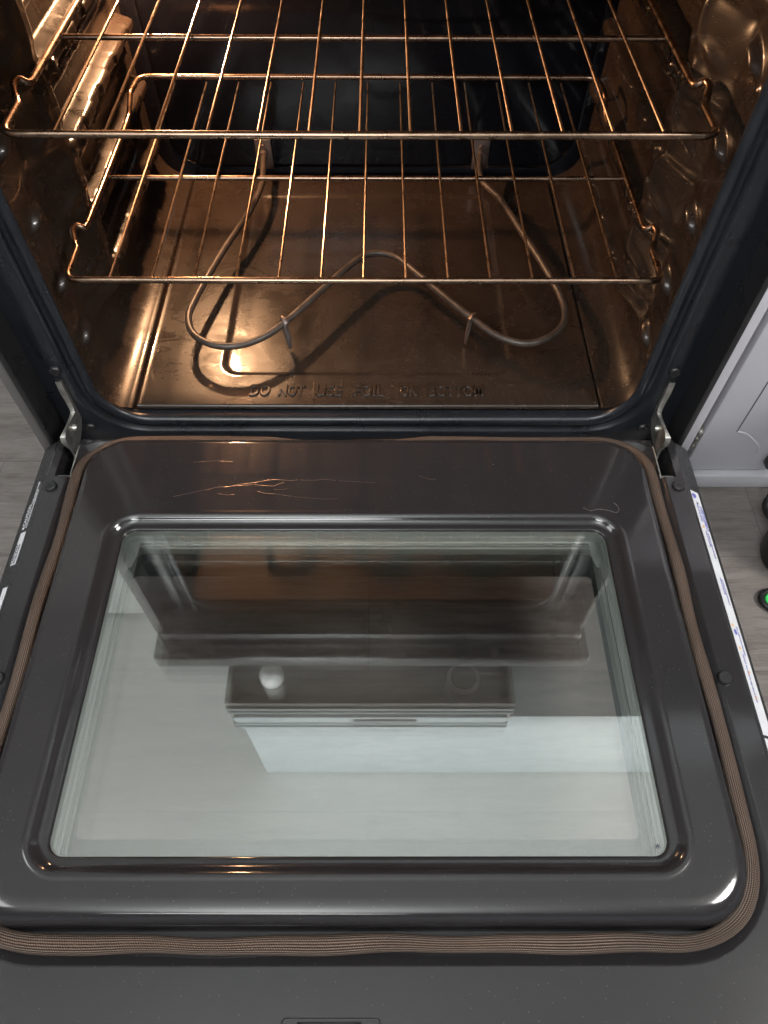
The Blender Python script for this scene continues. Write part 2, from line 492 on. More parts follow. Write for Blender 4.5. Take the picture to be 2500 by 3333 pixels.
def liner():
    HX = .331; zb = .0105; r = .0475; zt = .500
    prof = []                       # (x, z, nx, nz, side)
    nz_ = 210
    for i in range(nz_):
        z = zt - (zt - zb - r) * i / nz_; prof.append((-HX, z, 1, 0, -1))
    for i in range(14):
        a = .5 * pi * i / 14; prof.append((-HX + r - r * cos(a), zb + r - r * sin(a), cos(a), sin(a), 0))
    prof += [(-.2835, zb, 0, 1, 0), (-.2822, zb - .0012, 0, 1, 0), (-.2820, .001, 0, 1, 0), (0, .001, 0, 1, 0), (.2830, .001, 0, 1, 0), (.2832, zb - .0012, 0, 1, 0), (.2835, zb, 0, 1, 0)]
    for i in range(1, 15):
        a = .5 * pi * i / 14; prof.append((HX - r + r * sin(a), zb + r - r * cos(a), -sin(a), cos(a), 0))
    for i in range(1, nz_ + 1):
        z = zb + r + (zt - zb - r) * i / nz_; prof.append((HX, z, -1, 0, 1))
    ny = 200; Y0 = .042; V = []; F = []
    for j in range(ny + 1):
        y = Y0 + (YB - Y0) * j / ny
        for (x, z, nx, nz, sd) in prof:
            h = side_h(y, z, sd) if sd else 0
            V.append((x + nx * h, y, z + nz * h))
    n = len(prof)
    for j in range(ny):
        for i in range(n - 1): F.append((j * n + i, j * n + i + 1, (j + 1) * n + i + 1, (j + 1) * n + i))
    return mesh("oven_liner", V, F, M_CAV, RG, True, False)
liner()
MB().box(-.335, .335, .042, .56, .500, .506).build("oven_ceiling", M_ROOF, RG)
# back wall: slightly raised pressed panel with rounded lower corners
to_xz = lambda p, y: (p[0], y, p[1])
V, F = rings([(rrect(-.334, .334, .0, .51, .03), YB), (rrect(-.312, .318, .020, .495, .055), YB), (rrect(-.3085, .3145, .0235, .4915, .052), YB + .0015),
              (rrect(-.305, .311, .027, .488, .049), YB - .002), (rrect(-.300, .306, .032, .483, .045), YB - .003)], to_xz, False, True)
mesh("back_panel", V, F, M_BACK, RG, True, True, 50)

# front frame around the oven mouth: rolled lip, groove, flat flange
def frame():
    prof = [(.3300, .0045, .044, .060), (.3180, .0050, .0375, .056), (.3110, .0045, .0325, .054), (.3115, .0030, .0295, .054), (.3150, -.0010, .0280, .056),
            (.3200, -.0060, .0285, .060), (.3225, -.0090, .0330, .062), (.3260, -.0120, .0370, .064), (.3310, -.0170, .0368, .066),
            (.3335, -.0200, .0320, .068), (.3360, -.0230, .0305, .070), (.3510, -.040, .0300, .03), (.3540, -.043, .0315, .02), (.3712, -.060, .0360, .002)]
    L = [(rrect(-w_, w_, zb, .50 + (w_ - .311), (r, r, .04, .04)), y) for (w_, zb, y, r) in prof]
    V, F = rings(L, to_xz)
    return mesh("front_frame", V, F, M_FRAME, RG, True, True, 60)
fr_ = frame()

# bottom panel with raised field
def panel():
    x0, x1, y0, y1 = -.2775, .2800, .0425, .5225
    def h(x, y):
        cx, cy, hx, hy, r = -.0005, .2905, .1815, .1935, .022
        qx = abs(x - cx) - hx + r; qy = abs(y - cy) - hy + r
        sd = sqrt(max(qx, 0) ** 2 + max(qy, 0) ** 2) + min(max(qx, qy), 0) - r
        z = ZF - .0030 * (1 - sst(-.0055, .0015, sd))
        # dead soft waviness of pressed sheet
        z += .00025 * sin(x * 19 + 1) * sin(y * 17) * sst(.095, .13, y)
        e = min(x - x0, x1 - x)
        z += .0012 * (1 - sst(0, .005, e))
        z -= .004 * (1 - sst(0, .0022, y - y0)) 
        return z
    nx, ny = 224, 200; V = []; F = []
    xs = [x0 + (x1 - x0) * i / nx for i in range(nx + 1)]; ys = [y0 + (y1 - y0) * j / ny for j in range(ny + 1)]
    for y in ys:
        for x in xs: V.append((x, y, h(x, y)))
    for j in range(ny):
        for i in range(nx):
            a = j * (nx + 1) + i; F.append((a, a + 1, a + nx + 2, a + nx + 1))
    o = mesh("bottom_panel", V, F, M_CAV, RG, True, False)
    md = o.modifiers.new("thickness", 'SOLIDIFY'); md.thickness = .0035; md.offset = -1
    return o
bp = panel()
for (wd_, ua, ub) in (("DO", 190, 300), ("NOT", 345, 487), ("USE", 541, 690), ("FOIL", 745, 912), ("ON", 1000, 1092), ("BOTTOM", 1150, 1450)):
    xa, xb = -.1435 + (ua - 190) * .0002277, -.1435 + (ub - 190) * .0002277
    o = text_mesh("embossed_word", wd_, .0240, M_CAV, bp, Matrix.Translation((0, .0605, ZF + .0003)), .0009, .0009, .0004, .10, 1.08)
    me = o.data; xs = [v.co.x for v in me.vertices]; x0_, x1_ = min(xs), max(xs)
    for v in me.vertices: v.co.x = xa + (v.co.x - x0_) * (xb - xa) / (x1_ - x0_)
    bm = bmesh.new(); bm.from_mesh(me); bmesh.ops.remove_doubles(bm, verts=bm.verts, dist=1e-6); bmesh.ops.recalc_face_normals(bm, faces=bm.faces); bm.to_mesh(me); bm.free()

# heating element
EP = [(-.163, .536, .052), (-.1632, .515, .052), (-.1612, .478, .048), (-.1608, .4525, .047), (-.1714, .3883, .047), (-.1991, .2922, .047), (-.2204, .2011, .047), (-.2244, .157, .047), (-.2093, .125, .047),
      (-.176, .1087, .047), (-.1403, .1169, .047), (-.107, .147, .047), (-.0572, .2181, .047), (-.0222, .2678, .047), (.0025, .2898, .047), (.0339, .2849, .047), (.0643, .2486, .047),
      (.0989, .202, .047), (.1328, .1578, .047), (.1636, .1259, .047), (.1994, .1145, .047), (.2365, .1369, .047), (.2506, .1756, .047), (.2414, .2396, .047), (.2105, .3511, .047), (.1907, .4183, .047),
      (.1700, .4600, .047), (.1655, .490, .049), (.168, .515, .052), (.170, .536, .052)]
pp = smooth_path(EP, .006)
me_ = MB().tube(pp, .0045, 14); EL = me_.build("heating_element", M_ELEM, RG)
for x in (-.164, .171):
    t = MB(); t.box(x - .0125, x + .0125, .532, .5355, .026, .072, .0008); t.cyl((x, .532, .062), (0, -1, 0), .0035, .003, 14, bev=1); t.cyl((x, .530, .052), (0, -1, 0), .0062, .010, 16)
    t.build("terminal_plate", M_CLIP, EL)
for (x, y, s) in ((-.104, .150, 1), (.1305, .159, -1)):
    c = MB(); n = 7
    # bent strip looped over the rod with a leg down to the panel
    c.tube([(x - s * .004, y + .004, .0525), (x, y, .0530), (x + s * .003, y - .004, .050), (x + s * .002, y - .0055, .044), (x + s * .003, y - .006, .034), (x + s * .0045, y - .009, .028), (x + s * .005, y - .008, .013)], [.0028, .0034, .0036, .0040, .0042, .0034, .0026], 8, True, .35)
    c.build("support_clip", M_CLIP, EL)

# broil element under the oven roof
BE = []
for k_ in range(4):
    xa, xb = -.215 + .1250 * k_, -.215 + .1250 * k_ + .0625
    BE += [(xa, .44, .468), (xa, .245, .468), (xa + .012, .212, .468), (xa + .031, .200, .468), (xb - .012, .212, .468), (xb, .245, .468), (xb, .40, .468)]
    if k_ < 3: BE += [(xb + .012, .434, .468), (xb + .031, .444, .468), (xb + .050, .434, .468)]
BE = [(-.215, .536, .462), (-.215, .50, .468)] + BE[1:] + [(BE[-1][0], .50, .468), (BE[-1][0], .536, .462)]
MB().tube(smooth_path(BE, .006), .0040, 12).build("broil_element", M_ELEM, RG)

# oven lamp, upper left of the back wall
lamp = MB().cyl((-.276, .538, .377), (0, -1, 0), .027, .016, 28, .024).build("lamp_socket", M_ZINC, RG)
bm = bmesh.new(); bmesh.ops.create_icosphere(bm, subdivisions=3, radius=.0115)
for v in bm.verts: v.co = v.co + Vector((-.276, .502, .377))
me = bpy.data.meshes.new("lamp_bulb"); bm.to_mesh(me); bm.free(); link("lamp_bulb", me, M_OVENLAMP, lamp)

# screws on the front frame
def screw(x, y, z, axis, parent, r=.0065):
    a = Vector(axis); b = MB()
    b.cyl((x, y, z), axis, r * 1.05, .0040, 28, r * .96, bev=1)
    o = b.build("screw", M_SCREW, parent)
    c = Vector((x, y, z)) + a * .0041
    u = a.orthogonal().normalized(); w = a.cross(u)
    g = MB()
    for d1, d2 in ((u, w), (w, u)):
        q = [c + d1 * .0024 + d2 * .0006, c - d1 * .0024 + d2 * .0006, c - d1 * .0024 - d2 * .0006, c + d1 * .0024 - d2 * .0006]
        q2 = [p_ + a * (.00022 if d1 is u else .00012) for p_ in q]
        g.add(q + q2, [(4, 5, 6, 7), (0, 1, 5, 4), (1, 2, 6, 5), (2, 3, 7, 6), (3, 0, 4, 7)])
    g.build("screw_recess_shade", M_DARK, o if parent.parent is None else parent, False)  # raised black cross painting the shade of a driver recess
    return o
screw(-.3445, .0302, .084, (0, -1, 0), RG); screw(.3445, .0302, .084, (0, -1, 0), RG)
for sx in (-1, 1):
    screw(sx * .338, .0315, -.012, (0, -1, 0), RG)

# ------------------------------------------------------------------ the door (hinged part of the range)
def door_body():
    T = lambda p, z: (p[0], p[1], z)
    yb = -.612
    L = [(rrect(-.364, .364, yb, .0005, .004), 0.0),
         (rrect(-.3636, .3636, yb + .0004, .0001, .0036), 0.0),
         (rrect(-.3436, .3436, -.5276, -.0006, (.0925, .0925, .03, .03)), 0.0),
         (rrect(-.3430, .3430, -.5270, -.001, (.092, .092, .03, .03)), 0.0),
         (rrect(-.3415, .3415, -.5256, -.0025, (.091, .091, .03, .03)), -.0006),
         (rrect(-.3345, .3345, -.5186, -.007, (.085, .085, .03, .03)), -.0072),
         (rrect(-.3325, .3325, -.5165, -.009, (.083, .083, .03, .03)), -.0078),
         (rrect(-.300, .300, -.482, -.030, .04), -.0078),
         (rrect(-.268, .268, -.462, -.122, .02), -.0078),
         (rrect(-.268, .268, -.462, -.122, .02), -.0390),
         (rrect(-.380, .380, yb - .003, -.003, .004), -.0420),
         (rrect(-.3850, .3850, yb - .005, -.002, .005), -.0400),
         (rrect(-.3845, .3845, yb - .0045, -.0015, .005), -.0135),
         (rrect(-.3830, .3830, yb - .004, -.001, .005), -.0118),
         (rrect(-.3665, .3665, yb - .002, .0003, .004), -.0015)]
    V, F = rings(L, T, close=True)
    o = mesh("door", V, F, [M_DOOR, M_LEATHER], RG, True, True, 35)
    cut = []
    for s in (-1, 1):
        x0, x1 = sorted((s * .3375, s * .3555))
        cut.append(MB().box(x0, x1, -.0535, .02, -.034, .02).build("cutter", M_DARK, None, False))
    cut.append(MB().box(-.0445, .0035, -.600, -.5618, -.028, .02).build("cutter", M_DARK, None, False))
    boolean_cut(o, cut)
    me = o.data
    while len(me.materials) < 2: me.materials.append(M_LEATHER)
    for p in me.polygons:
        c = p.center; n = p.normal
        p.material_index = 1 if (abs(c.x) > .366 and abs(n.x) > .2 and n.z > .05 and c.z < -.0014) else 0
        p.use_smooth = True
    me.set_sharp_from_angle(angle=math.radians(35))
    return o
DOOR = door_body()
# latch surround
V, F = rings([(rrect(-.056, .0175, -.600, -.5593, .003, 4, 2), .0002), (rrect(-.054, .0155, -.598, -.5604, .002, 4, 2), -.0022), (rrect(-.0445, .0035, -.596, -.5614, .001, 4, 2), -.0030)], lambda p, z: (p[0], p[1], z + .0008))
mesh("latch_surround", V, F, M_SCREW, DOOR)
MB().box(-.0440, .0030, -.5995, -.5622, -.0275, -.0060).build("latch_shade", M_DARK, DOOR, False)  # black block set in the latch hole to paint its shaded depth
# grey zinc tabs at the front end of each hinge slot
for s in (-1, 1):
    x0, x1 = sorted((s * .3385, s * .3545))
    MB().box(x0, x1, -.0532, -.0495, -.012, -.0035, .0006).build("slot_tab", M_ZINC, DOOR)
    xe0, xe1 = sorted((s * .3378, s * .3392))
    MB().box(xe0, xe1, -.050, -.008, -.020, -.0006).build("slot_edge", M_ZINC, DOOR)

# inner liner pad with pressed window surround
def pad():
    T = lambda p, z: (p[0], p[1], z)
    q = lambda d, z, r0=.052: (rrect(-.3185 + d, .3175 - d, -.4995 + d, -.0085 - d, (r0 - d * .5, r0 - d * .5, r0 - .006, r0 - .006)), z)
    def wq(x, yn, yf, r, z): return (rrect(-x - .0005, x - .0005, yn, yf, r), z)
    def q2(d, dn, z): return (rrect(-.3185 + d, .3175 - d, -.5010 + dn, -.0085 - d, (.046, .046, .046 - d * .5, .046 - d * .5)), z)
    L = [q2(-.001, -.001, -.0035), q2(.0003, .0006, .004), q2(.0010, .0020, .0090), q2(.0020, .0050, .0120), q2(.0036, .0092, .0143), q2(.0060, .0140, .0156), q2(.0095, .0190, .0160), q2(.0102, .0198, .0160), wq(.2785, -.4705, -.1105, .0365, .0160), wq(.2777, -.4697, -.1113, .0357, .0160),
         wq(.2760, -.4680, -.1130, .034, .0162), wq(.2735, -.4655, -.1155, .0315, .0166), wq(.2715, -.4635, -.1178, .0295, .0160), wq(.2690, -.4610, -.1205, .027, .0135),
         wq(.2665, -.4590, -.1230, .0245, .0108), wq(.2645, -.4570, -.1255, .0220, .0097), wq(.2620, -.4552, -.1280, .0195, .0095), wq(.2590, -.4525, -.1310, .0160, .0095),
         wq(.2578, -.4513, -.1322, .0145, .0090), wq(.2572, -.4507, -.1328, .0138, .0075), wq(.2572, -.4507, -.1328, .0138, .0062)]
    V, F = rings(L, T)
    return mesh("door_liner", V, F, M_DOOR, DOOR, True, True, 60)
PAD = pad()
# scratches and a stray hair on the liner
def strand(name, pts, r, mat, parent):
    V = MB().tube(smooth_path(pts, .003), r, 5); return V.build(name, mat, parent)
zp = .01615
for pts, rr in (
    ([(-.2100, -.0935), (-.1980, -.0905), (-.1825, -.0862), (-.1700, -.0835)], .00007),
    ([(-.1760, -.0850), (-.1620, -.0806), (-.1500, -.0798), (-.1379, -.0766), (-.1200, -.0742)], .00012),
    ([(-.1240, -.0748), (-.1090, -.0712), (-.0975, -.0701), (-.0840, -.0716), (-.0750, -.0708)], .00014),
    ([(-.0730, -.0706), (-.0580, -.0712), (-.0460, -.0702), (-.0330, -.0716)], .00010),
    ([(-.0300, -.0718), (-.0150, -.0728), (.0000, -.0742), (.0107, -.0745)], .00006),
    ([(-.1560, -.0812), (-.1450, -.0790), (-.1376, -.0785), (-.1240, -.0770)], .00010),
    ([(-.1230, -.0772), (-.1130, -.0786), (-.1010, -.0790), (-.0960, -.0762), (-.0900, -.0745)], .00013),
    ([(-.1180, -.0862), (-.1111, -.0887), (-.0950, -.0903), (-.0804, -.0932)], .00011),
    ([(-.0790, -.0934), (-.0620, -.0952), (-.0447, -.0967), (-.0300, -.0962)], .00006),
    ([(-.1950, -.0462), (-.1700, -.0440), (-.1500, -.0452)], .00006), ([(.0600, -.0650), (.0720, -.0700), (.0790, -.0690)], .00005),
    ([(-.1620, -.0895), (-.1500, -.0915), (-.1430, -.0905)], .00006), ([(-.1010, -.0835), (-.0930, -.0842), (-.0860, -.0830)], .00006)):
    strand("scratch", [(a_, b_ + random.uniform(-.0003, .0003), zp) for a_, b_ in pts], rr, M_SCRATCH, DOOR)
hs = strand("hair_strand", [(.236, -.1085, .0172), (.244, -.1130, .0172), (.251, -.1105, .0172), (.262, -.1122, .0172), (.272, -.1150, .0172), (.2745, -.1080, .0172), (.2700, -.1020, .0172)], .00006, simple("pale_hair", (.36, .33, .31), .5), None)
tag(hs, "thin curled hair lying on the door liner above the window's right corner", "hair")

# gasket rope
def gasket():
    base = fillet([(-.3272, -.5125, 0), (.3265, -.5125, 0), (.3265, -.0005, 0), (-.3272, -.0005, 0)], [.085, .085, .062, .062], 14, True)
    pts = []; m = len(base)
    for i in range(m):
        a, b = base[i], base[(i + 1) % m]; k = max(1, int((b - a).length / .003))
        for j in range(k): pts.append(a + (b - a) * j / k)
    P = []; rad = []
    for p in pts:
        near = sst(-.49, -.512, p.y); off = .0006 * sin(p.x * 31 + 1.1) + .0005 * sin(p.x * 67) + .0006 * sin(p.x * 13)
        side = .0010 * sin(p.y * 37 + (2 if p.x > 0 else 0))
        back = sst(-.045, -.004, p.y); sag = .0050 * boxf(p.x, -.02, .075, .05) * back + .0032 * back
        P.append(Vector((p.x + side * (1 - near), p.y + off * near - sag * .1, .0036 + .0010 * sin(p.x * 23 + p.y * 41) - sag)))
        rad.append(.0064 + .0008 * sin(p.x * 31 + 2.4) * near + .0003 * sin(p.y * 60) - .0012 * back)
    n = 22; V, F = tube(P, rad, n, False, .78, True, (0, 0, 1))
    o = mesh("gasket", V, F, M_GASKET, DOOR, True, False)
    # UV: metres along, fraction around
    me = o.data; uv = me.uv_layers.new(name="UVMap"); cum = [0]
    for i in range(len(P)): cum.append(cum[-1] + (P[(i + 1) % len(P)] - P[i]).length)
    idx = 0
    for p in me.polygons:
        fi = p.index; i = fi // n; k = fi % n
        for li, (ii, kk) in zip(p.loop_indices, ((i, k), (i, k + 1), (i + 1, k + 1), (i + 1, k))):
            uv.data[li].uv = (cum[ii], kk / n)
    return o
gasket()

# glazing
def slab(name, x0, x1, y0, y1, z0, z1, mat, parent, r=.012):
    T = lambda p, z: (p[0], p[1], z)
    V, F = rings([(rrect(x0, x1, y0, y1, r), z0), (rrect(x0, x1, y0, y1, r), z1)], T, True, True)
    return mesh(name, V, F, mat, parent, False)
WIN = slab("inner_glass", -.262, .261, -.4560, -.1275, .0030, .0062, M_GL1, DOOR)
slab("outer_glass", -.2640, .2630, -.4580, -.1250, -.0400, -.0365, M_GL2, DOOR)
# ceramic print on the outer pane: ring with a clear field
V, F = rings([(rrect(-.2635, .2625, -.4575, -.1255, .010), -.0361), (rrect(-.2545, .2480, -.4305, -.1640, .006), -.0361), (rrect(-.2545, .2480, -.4305, -.1640, .006), -.0364), (rrect(-.2635, .2625, -.4575, -.1255, .010), -.0364)], lambda p, z: (p[0], p[1], z), close=True)
mesh("printed_border", V, F, M_PRINT, DOOR, False)
# stepped metal spacer between panes
Tz = lambda p, z: (p[0], p[1], z)
V, F = rings([(rrect(-.2660, .2650, -.4600, -.1235, .012), .0025), (rrect(-.2605, .2595, -.4545, -.1290, .010), .0025), (rrect(-.2600, .2590, -.4540, -.1295, .010), -.0080),
              (rrect(-.2580, .2570, -.4520, -.1318, .009), -.0085), (rrect(-.2578, .2568, -.4518, -.1322, .009), -.0150), (rrect(-.2565, .2555, -.4505, -.1335, .008), -.0155),
              (rrect(-.2562, .2552, -.4502, -.1338, .008), -.0240), (rrect(-.2540, .2530, -.4480, -.1360, .006), -.0245), (rrect(-.2538, .2528, -.4478, -.1362, .006), -.0355)], Tz)
mesh("glass_spacer", V, F, M_SPACER, DOOR, True, True, 30)
slab("middle_glass", -.2560, .2550, -.4500, -.1340, -.0185, -.0160, M_GL2, DOOR, .006)
for s in (-1, 1):
    x = [(.2572, -.1350), (.2572, -.1800), (.2540, -.1800), (.2525, -.1660), (.2490, -.1650), (.2455, -.1500), (.2455, -.1350)]
    pts = [(s * a - .0005, b, -.0140) for a, b in x]; pts2 = [(a, b, -.0128) for a, b, c in pts]; n = len(x)
    V = pts + pts2; F = [tuple(range(n)), tuple(range(n, 2 * n))] + [(i, (i + 1) % n, n + (i + 1) % n, n + i) for i in range(n)]
    mesh("retainer_clip", V, F, M_SPACER, DOOR, False)
# small asterisk marks on the glass corner
for (cx, cy, cz, r) in ((.2480, -.4430, .0064, .0022), (.2432, -.4500, -.0126, .0015)):
    b = MB()
    for a in (0, 60, 120):
        g = math.radians(a + 90); dx, dy = cos(g) * r, sin(g) * r; ox, oy = -sin(g) * r * .14, cos(g) * r * .14; zz = cz + a * 1e-6
        b.add([(cx - dx - ox, cy - dy - oy, zz), (cx + dx - ox, cy + dy - oy, zz), (cx + dx + ox, cy + dy + oy, zz), (cx - dx + ox, cy - dy + oy, zz)], [(0, 1, 2, 3)])
    b.build("glass_mark", M_INKK, DOOR, False)

# door screws
for (x, y) in ((-.3555, -.0690), (.3545, -.0680), (.3455, -.2950), (-.3475, -.2950)):
    screw(x, y, .0, (0, 0, 1), DOOR, .0066)

# hinges: stamped arm from the frame slot down into the door
for s in (-1, 1):
    x = s * .3440
    poly = [(.036, .066), (.0275, .069), (.0265, .052), (.0265, .039), (.0255, .0275), (.0230, .0225), (.0128, .0245), (-.0034, .0268), (-.0120, .0280), (-.0175, .0255), (-.0198, .0200), (-.0190, .012), (-.0168, .004), (-.0172, -.006), (-.0205, -.018), (-.0240, -.030), (-.0160, -.030), (-.0110, -.014), (.004, -.0076), (.018, -.003), (.030, .006), (.040, .010), (.040, .06)]
    n = len(poly); th = .0016
    V = [(x - th, a, b) for a, b in poly] + [(x + th, a, b) for a, b in poly]
    F = [tuple(range(n))[::-1], tuple(range(n, 2 * n))] + [(i, (i + 1) % n, n + (i + 1) % n, n + i) for i in range(n)]
    H = mesh("hinge_arm", V, F, M_ZINC, RG, False)
    # folded flange on the upper edge, and the rivet
    fo = MB(); top = [(.0262, .0695), (.0252, .052), (.0252, .040), (.0246, .0285), (.0225, .0235), (.0128, .0255), (-.0034, .0278), (-.0120, .0290), (-.0185, .0262), (-.0208, .0200), (-.0198, .012), (-.0176, .004), (-.0180, -.006)]
    wd = [.0040, .0040, .0034, .0030, .0026, .0016, .0012, .0014, .0034, .0034, .0026, .0014, .0008]; V = []; F = []
    for i, (a, b) in enumerate(top):
        V += [(x - s * .0016, a, b), (x + s * wd[i] * 1.4, a, b), (x + s * wd[i] * 1.4, a + .0018, b - .0012), (x - s * .0016, a + .0018, b - .0012)]
    for i in range(len(top) - 1):
        for k in range(4): F.append((i * 4 + k, i * 4 + (k + 1) % 4, i * 4 + 4 + (k + 1) % 4, i * 4 + 4 + k))
    F += [(0, 1, 2, 3), tuple(range(len(V) - 4, len(V)))]
    fo.add(V, F); fo.build("hinge_flange", M_ZINC, H, False)
    MB().cyl((x - s * .0016, .0060, .0150), (-s, 0, 0), .0042, .0040, 18, .0034, bev=1).build("rivet", M_ZINC, H)
    # thin black plate on the frame, painting the shade of a hinge slot
    x0, x1 = sorted((s * .3405, s * .3495))
    MB().box(x0, x1, .0292, .0298, .030, .0705).build("hinge_slot_shade", M_DARK, RG, False)

# stickers along the door's sloping side rims
def on_rim(s, y, t):          # t 0 at the top edge, 1 at the lower edge
    x = .3665 + (.3830 - .3665) * t; z = -.0015 + (-.0118 + .0015) * t
    return Vector((s * x, y, z))
def rim_matrix(s, y, t, lift):
    d = (on_rim(1, 0, 1) - on_rim(1, 0, 0)).normalized()
    if s > 0: xa = Vector((0, -1, 0)); up = -Vector((d.x, 0, d.z))*-1; nrm = Vector((-d.z, 0, d.x))
    else: xa = Vector((0, 1, 0)); nrm = Vector((d.z, 0, d.x))
    ya = nrm.cross(xa)
    p = on_rim(s, y, t) + nrm * lift
    return Matrix(((xa.x, ya.x, nrm.x, p.x), (xa.y, ya.y, nrm.y, p.y), (xa.z, ya.z, nrm.z, p.z), (0, 0, 0, 1)))
def sticker(name, s, y0, y1, t0, t1, mat):
    V = []
    for lift in (.0001, .0004):
        for (y, t) in ((y0, t0), (y1, t0), (y1, t1), (y0, t1)): V.append(rim_matrix(s, y, t, lift) @ Vector((0, 0, 0)))
    return mesh(name, V, [(0, 1, 2, 3), (4, 5, 6, 7), (0, 1, 5, 4), (1, 2, 6, 5), (2, 3, 7, 6), (3, 0, 4, 7)], mat, DOOR, False)
# left: white lettering straight on the black rim, then a small white label
TL = lambda y, t: rim_matrix(-1, y, t, .0002)
text_mesh("caution_lettering", "CAUTION", .0068, M_INKW, DOOR, TL(-.1180, .42), .0001, 0, .0001, 0, 1.0, .95)
text_mesh("caution_lettering", "BEFORE CLEANING REMOVE RACKS", .0038, M_INKW, DOOR, TL(-.0880, .36), .0001, 0, 0, 0, 1, .50)
text_mesh("caution_lettering", "(EXCEPT PORCELAIN) BROILER PAN AND UTENSILS & WIPE OUT", .0038, M_INKW, DOOR, TL(-.1215, .20), .0001, 0, 0, 0, 1, .47)
b = MB(); m4 = TL(-.1222, .42); b.add([m4 @ Vector(p) for p in ((-.0008, 0, 0), (.0040, 0, 0), (.0016, .0050, 0))], [(0, 1, 2)]); b.build("caution_triangle", M_INKW, DOOR, False)
sticker("service_label", -1, -.1680, -.1270, .12, .56, M_LABELW)
TLL = lambda y, t: rim_matrix(-1, y, t, .0006)
text_mesh("label_print", "For questions, comments, or", .0040, M_INKK, DOOR, TLL(-.1665, .40), .0001, 0, 0, 0, 1, .52)
text_mesh("label_print", "service please call us toll free:", .0040, M_INKK, DOOR, TLL(-.1665, .22), .0001, 0, 0, 0, 1, .50)
sticker("service_label", -1, -.2600, -.1950, .12, .50, M_LABELW)
# right: long white warning label
WL = sticker("warning_label", 1, -.0705, -.3480, .10, .78, M_LABELW)
sticker("warning_label", 1, -.3510, -.5200, .10, .85, M_LABELW)
TR = lambda y, t: rim_matrix(1, y, t, .0006)
def tri(y, t, r, mat, flip=False):
    m4 = TR(y, t); MB().add([], []); b = MB(); b.add([m4 @ Vector(p) for p in ((-r, -r * .6, 0), (r, -r * .6, 0), (0, r, 0))], [(0, 1, 2)]); b.build("label_symbol", mat, DOOR, False)
b = MB(); m4 = TR(-.0770, .30); b.add([m4 @ Vector(p) for p in ((-.0030, -.0010, 0), (0, -.0042, 0), (.0042, -.0010, 0), (.0020, .0034, 0), (-.0022, .0034, 0))], [(0, 1, 2, 3, 4)]); b.build("label_symbol", M_INKB, DOOR, False)
tri(-.0870, .42, .0022, M_INKK)
text_mesh("label_print", "AVERTISSEMENT", .0066, M_INKB, DOOR, TR(-.0900, .50), .0001, 0, .0001, 0, 1, .70)
text_mesh("label_print", "Risque de basculement", .0042, M_INKB, DOOR, TR(-.0880, .30), .0001, 0, 0, 0, 1, .62)
y = -.1205
for row, t in enumerate((.52, .38, .24)):
    for (yy, s_) in ((-.124, "Un enfant ou un adulte peut faire basculer"), (-.182, "la cuisiniere, ce qui pourrait causer un"), (-.236, "deces. Installer la bride antibasculement")):
        if row == 0: text_mesh("label_print", s_, .0032, M_INKB, DOOR, TR(yy - .002, t), .0001, 0, 0, 0, 1, .60)
        elif row == 1 and yy > -.2: text_mesh("label_print", "Verifier que la bride est bien", .0032, M_INKB, DOOR, TR(yy, t), .0001, 0, 0, 0, 1, .55)
text_mesh("label_print", "WARNING  Never operate the range without the bracket", .0034, M_INKB, DOOR, TR(-.268, .34), .0001, 0, 0, 0, 1, .60)
text_mesh("label_print", "AVERTISSEMENT  Risque de basculement", .0052, M_INKB, DOOR, TR(-.356, .50), .0001, 0, 0, 0, 1, .70)
for (yy, t) in ((-.1190, .30), (-.2370, .26), (-.2620, .30), (-.2865, .44), (-.3120, .40)):
    b = MB(); m4 = TR(yy, t); rn = random.Random(int(yy * -1e4))
    P_ = [m4 @ Vector((cos(a) * .0021 * rn.uniform(.6, 1.2), sin(a) * .0017 * rn.uniform(.6, 1.2), 0)) for a in [i * pi / 4 for i in range(8)]]
    b.add(P_, [tuple(range(8))]); b.build("label_symbol", M_INKO, DOOR, False)
b = MB(); m4 = TR(-.2445, .34); b.add([m4 @ Vector((cos(a) * .0034, sin(a) * .0022, 0)) for a in [i * pi / 6 for i in range(12)]], [tuple(range(12))]); b.build("label_symbol", M_INKB, DOOR, False)

# ------------------------------------------------------------------ racks
def rack(name, z, label):
    T = empty(name, (0, .06, z), label, "oven rack", "wire oven racks")
    r = .0034
    side = lambda s: [(s * .299, .447, z + .0195), (s * .3020, .405, z + .0190), (s * .3035, .382, z + .003), (s * .3045, .365, z), (s * .3050, .154, z), (s * .3060, .146, z + .0010), (s * .3130, .145, z + .0060), (s * .3150, .136, z + .0050), (s * .3105, .122, z), (s * .3060, .112, z), (s * .3055, .0605, z)]
    L = side(-1)[::-1]; Rr = side(1)
    path = [(0, .0600, z)] + L + Rr + [(0, .0600, z)]
    rad = [.01] + [.014] + [.0035] * (len(L) - 2) + [.014, .014] + [.0035] * (len(L) - 2) + [.014] + [.01]
    F_ = MB().tube(fillet(path, rad, 5), r, 10, False); F_.build("frame", M_RACK, T)
    MB().tube([(-.3035, .2530, z - .0045), (.3035, .2530, z - .0045)], .0029, 10).build("crossbar", M_RACK, T)
    me0 = None
    for i in range(13):
        x = -.2605 + .0433 * i
        if me0 is None:
            o = MB().tube([(0, .0600, z + .0006), (0, .0630, z + .0012), (0, .470, z + .0012)], .00145, 8).build("rod", M_ROD, T)
            me0 = o.data; base = o.location.copy()
        else:
            o = bpy.data.objects.new("rod", me0); S.collection.objects.link(o); o.parent = T; o.location = base
        o.location = base + Vector((x, 0, 0))
    return T
rack("oven_rack", .3306, "upper wire rack, the one nearer the top of the oven")
rack("oven_rack", .1815, "lower wire rack, sitting just above the heating element")

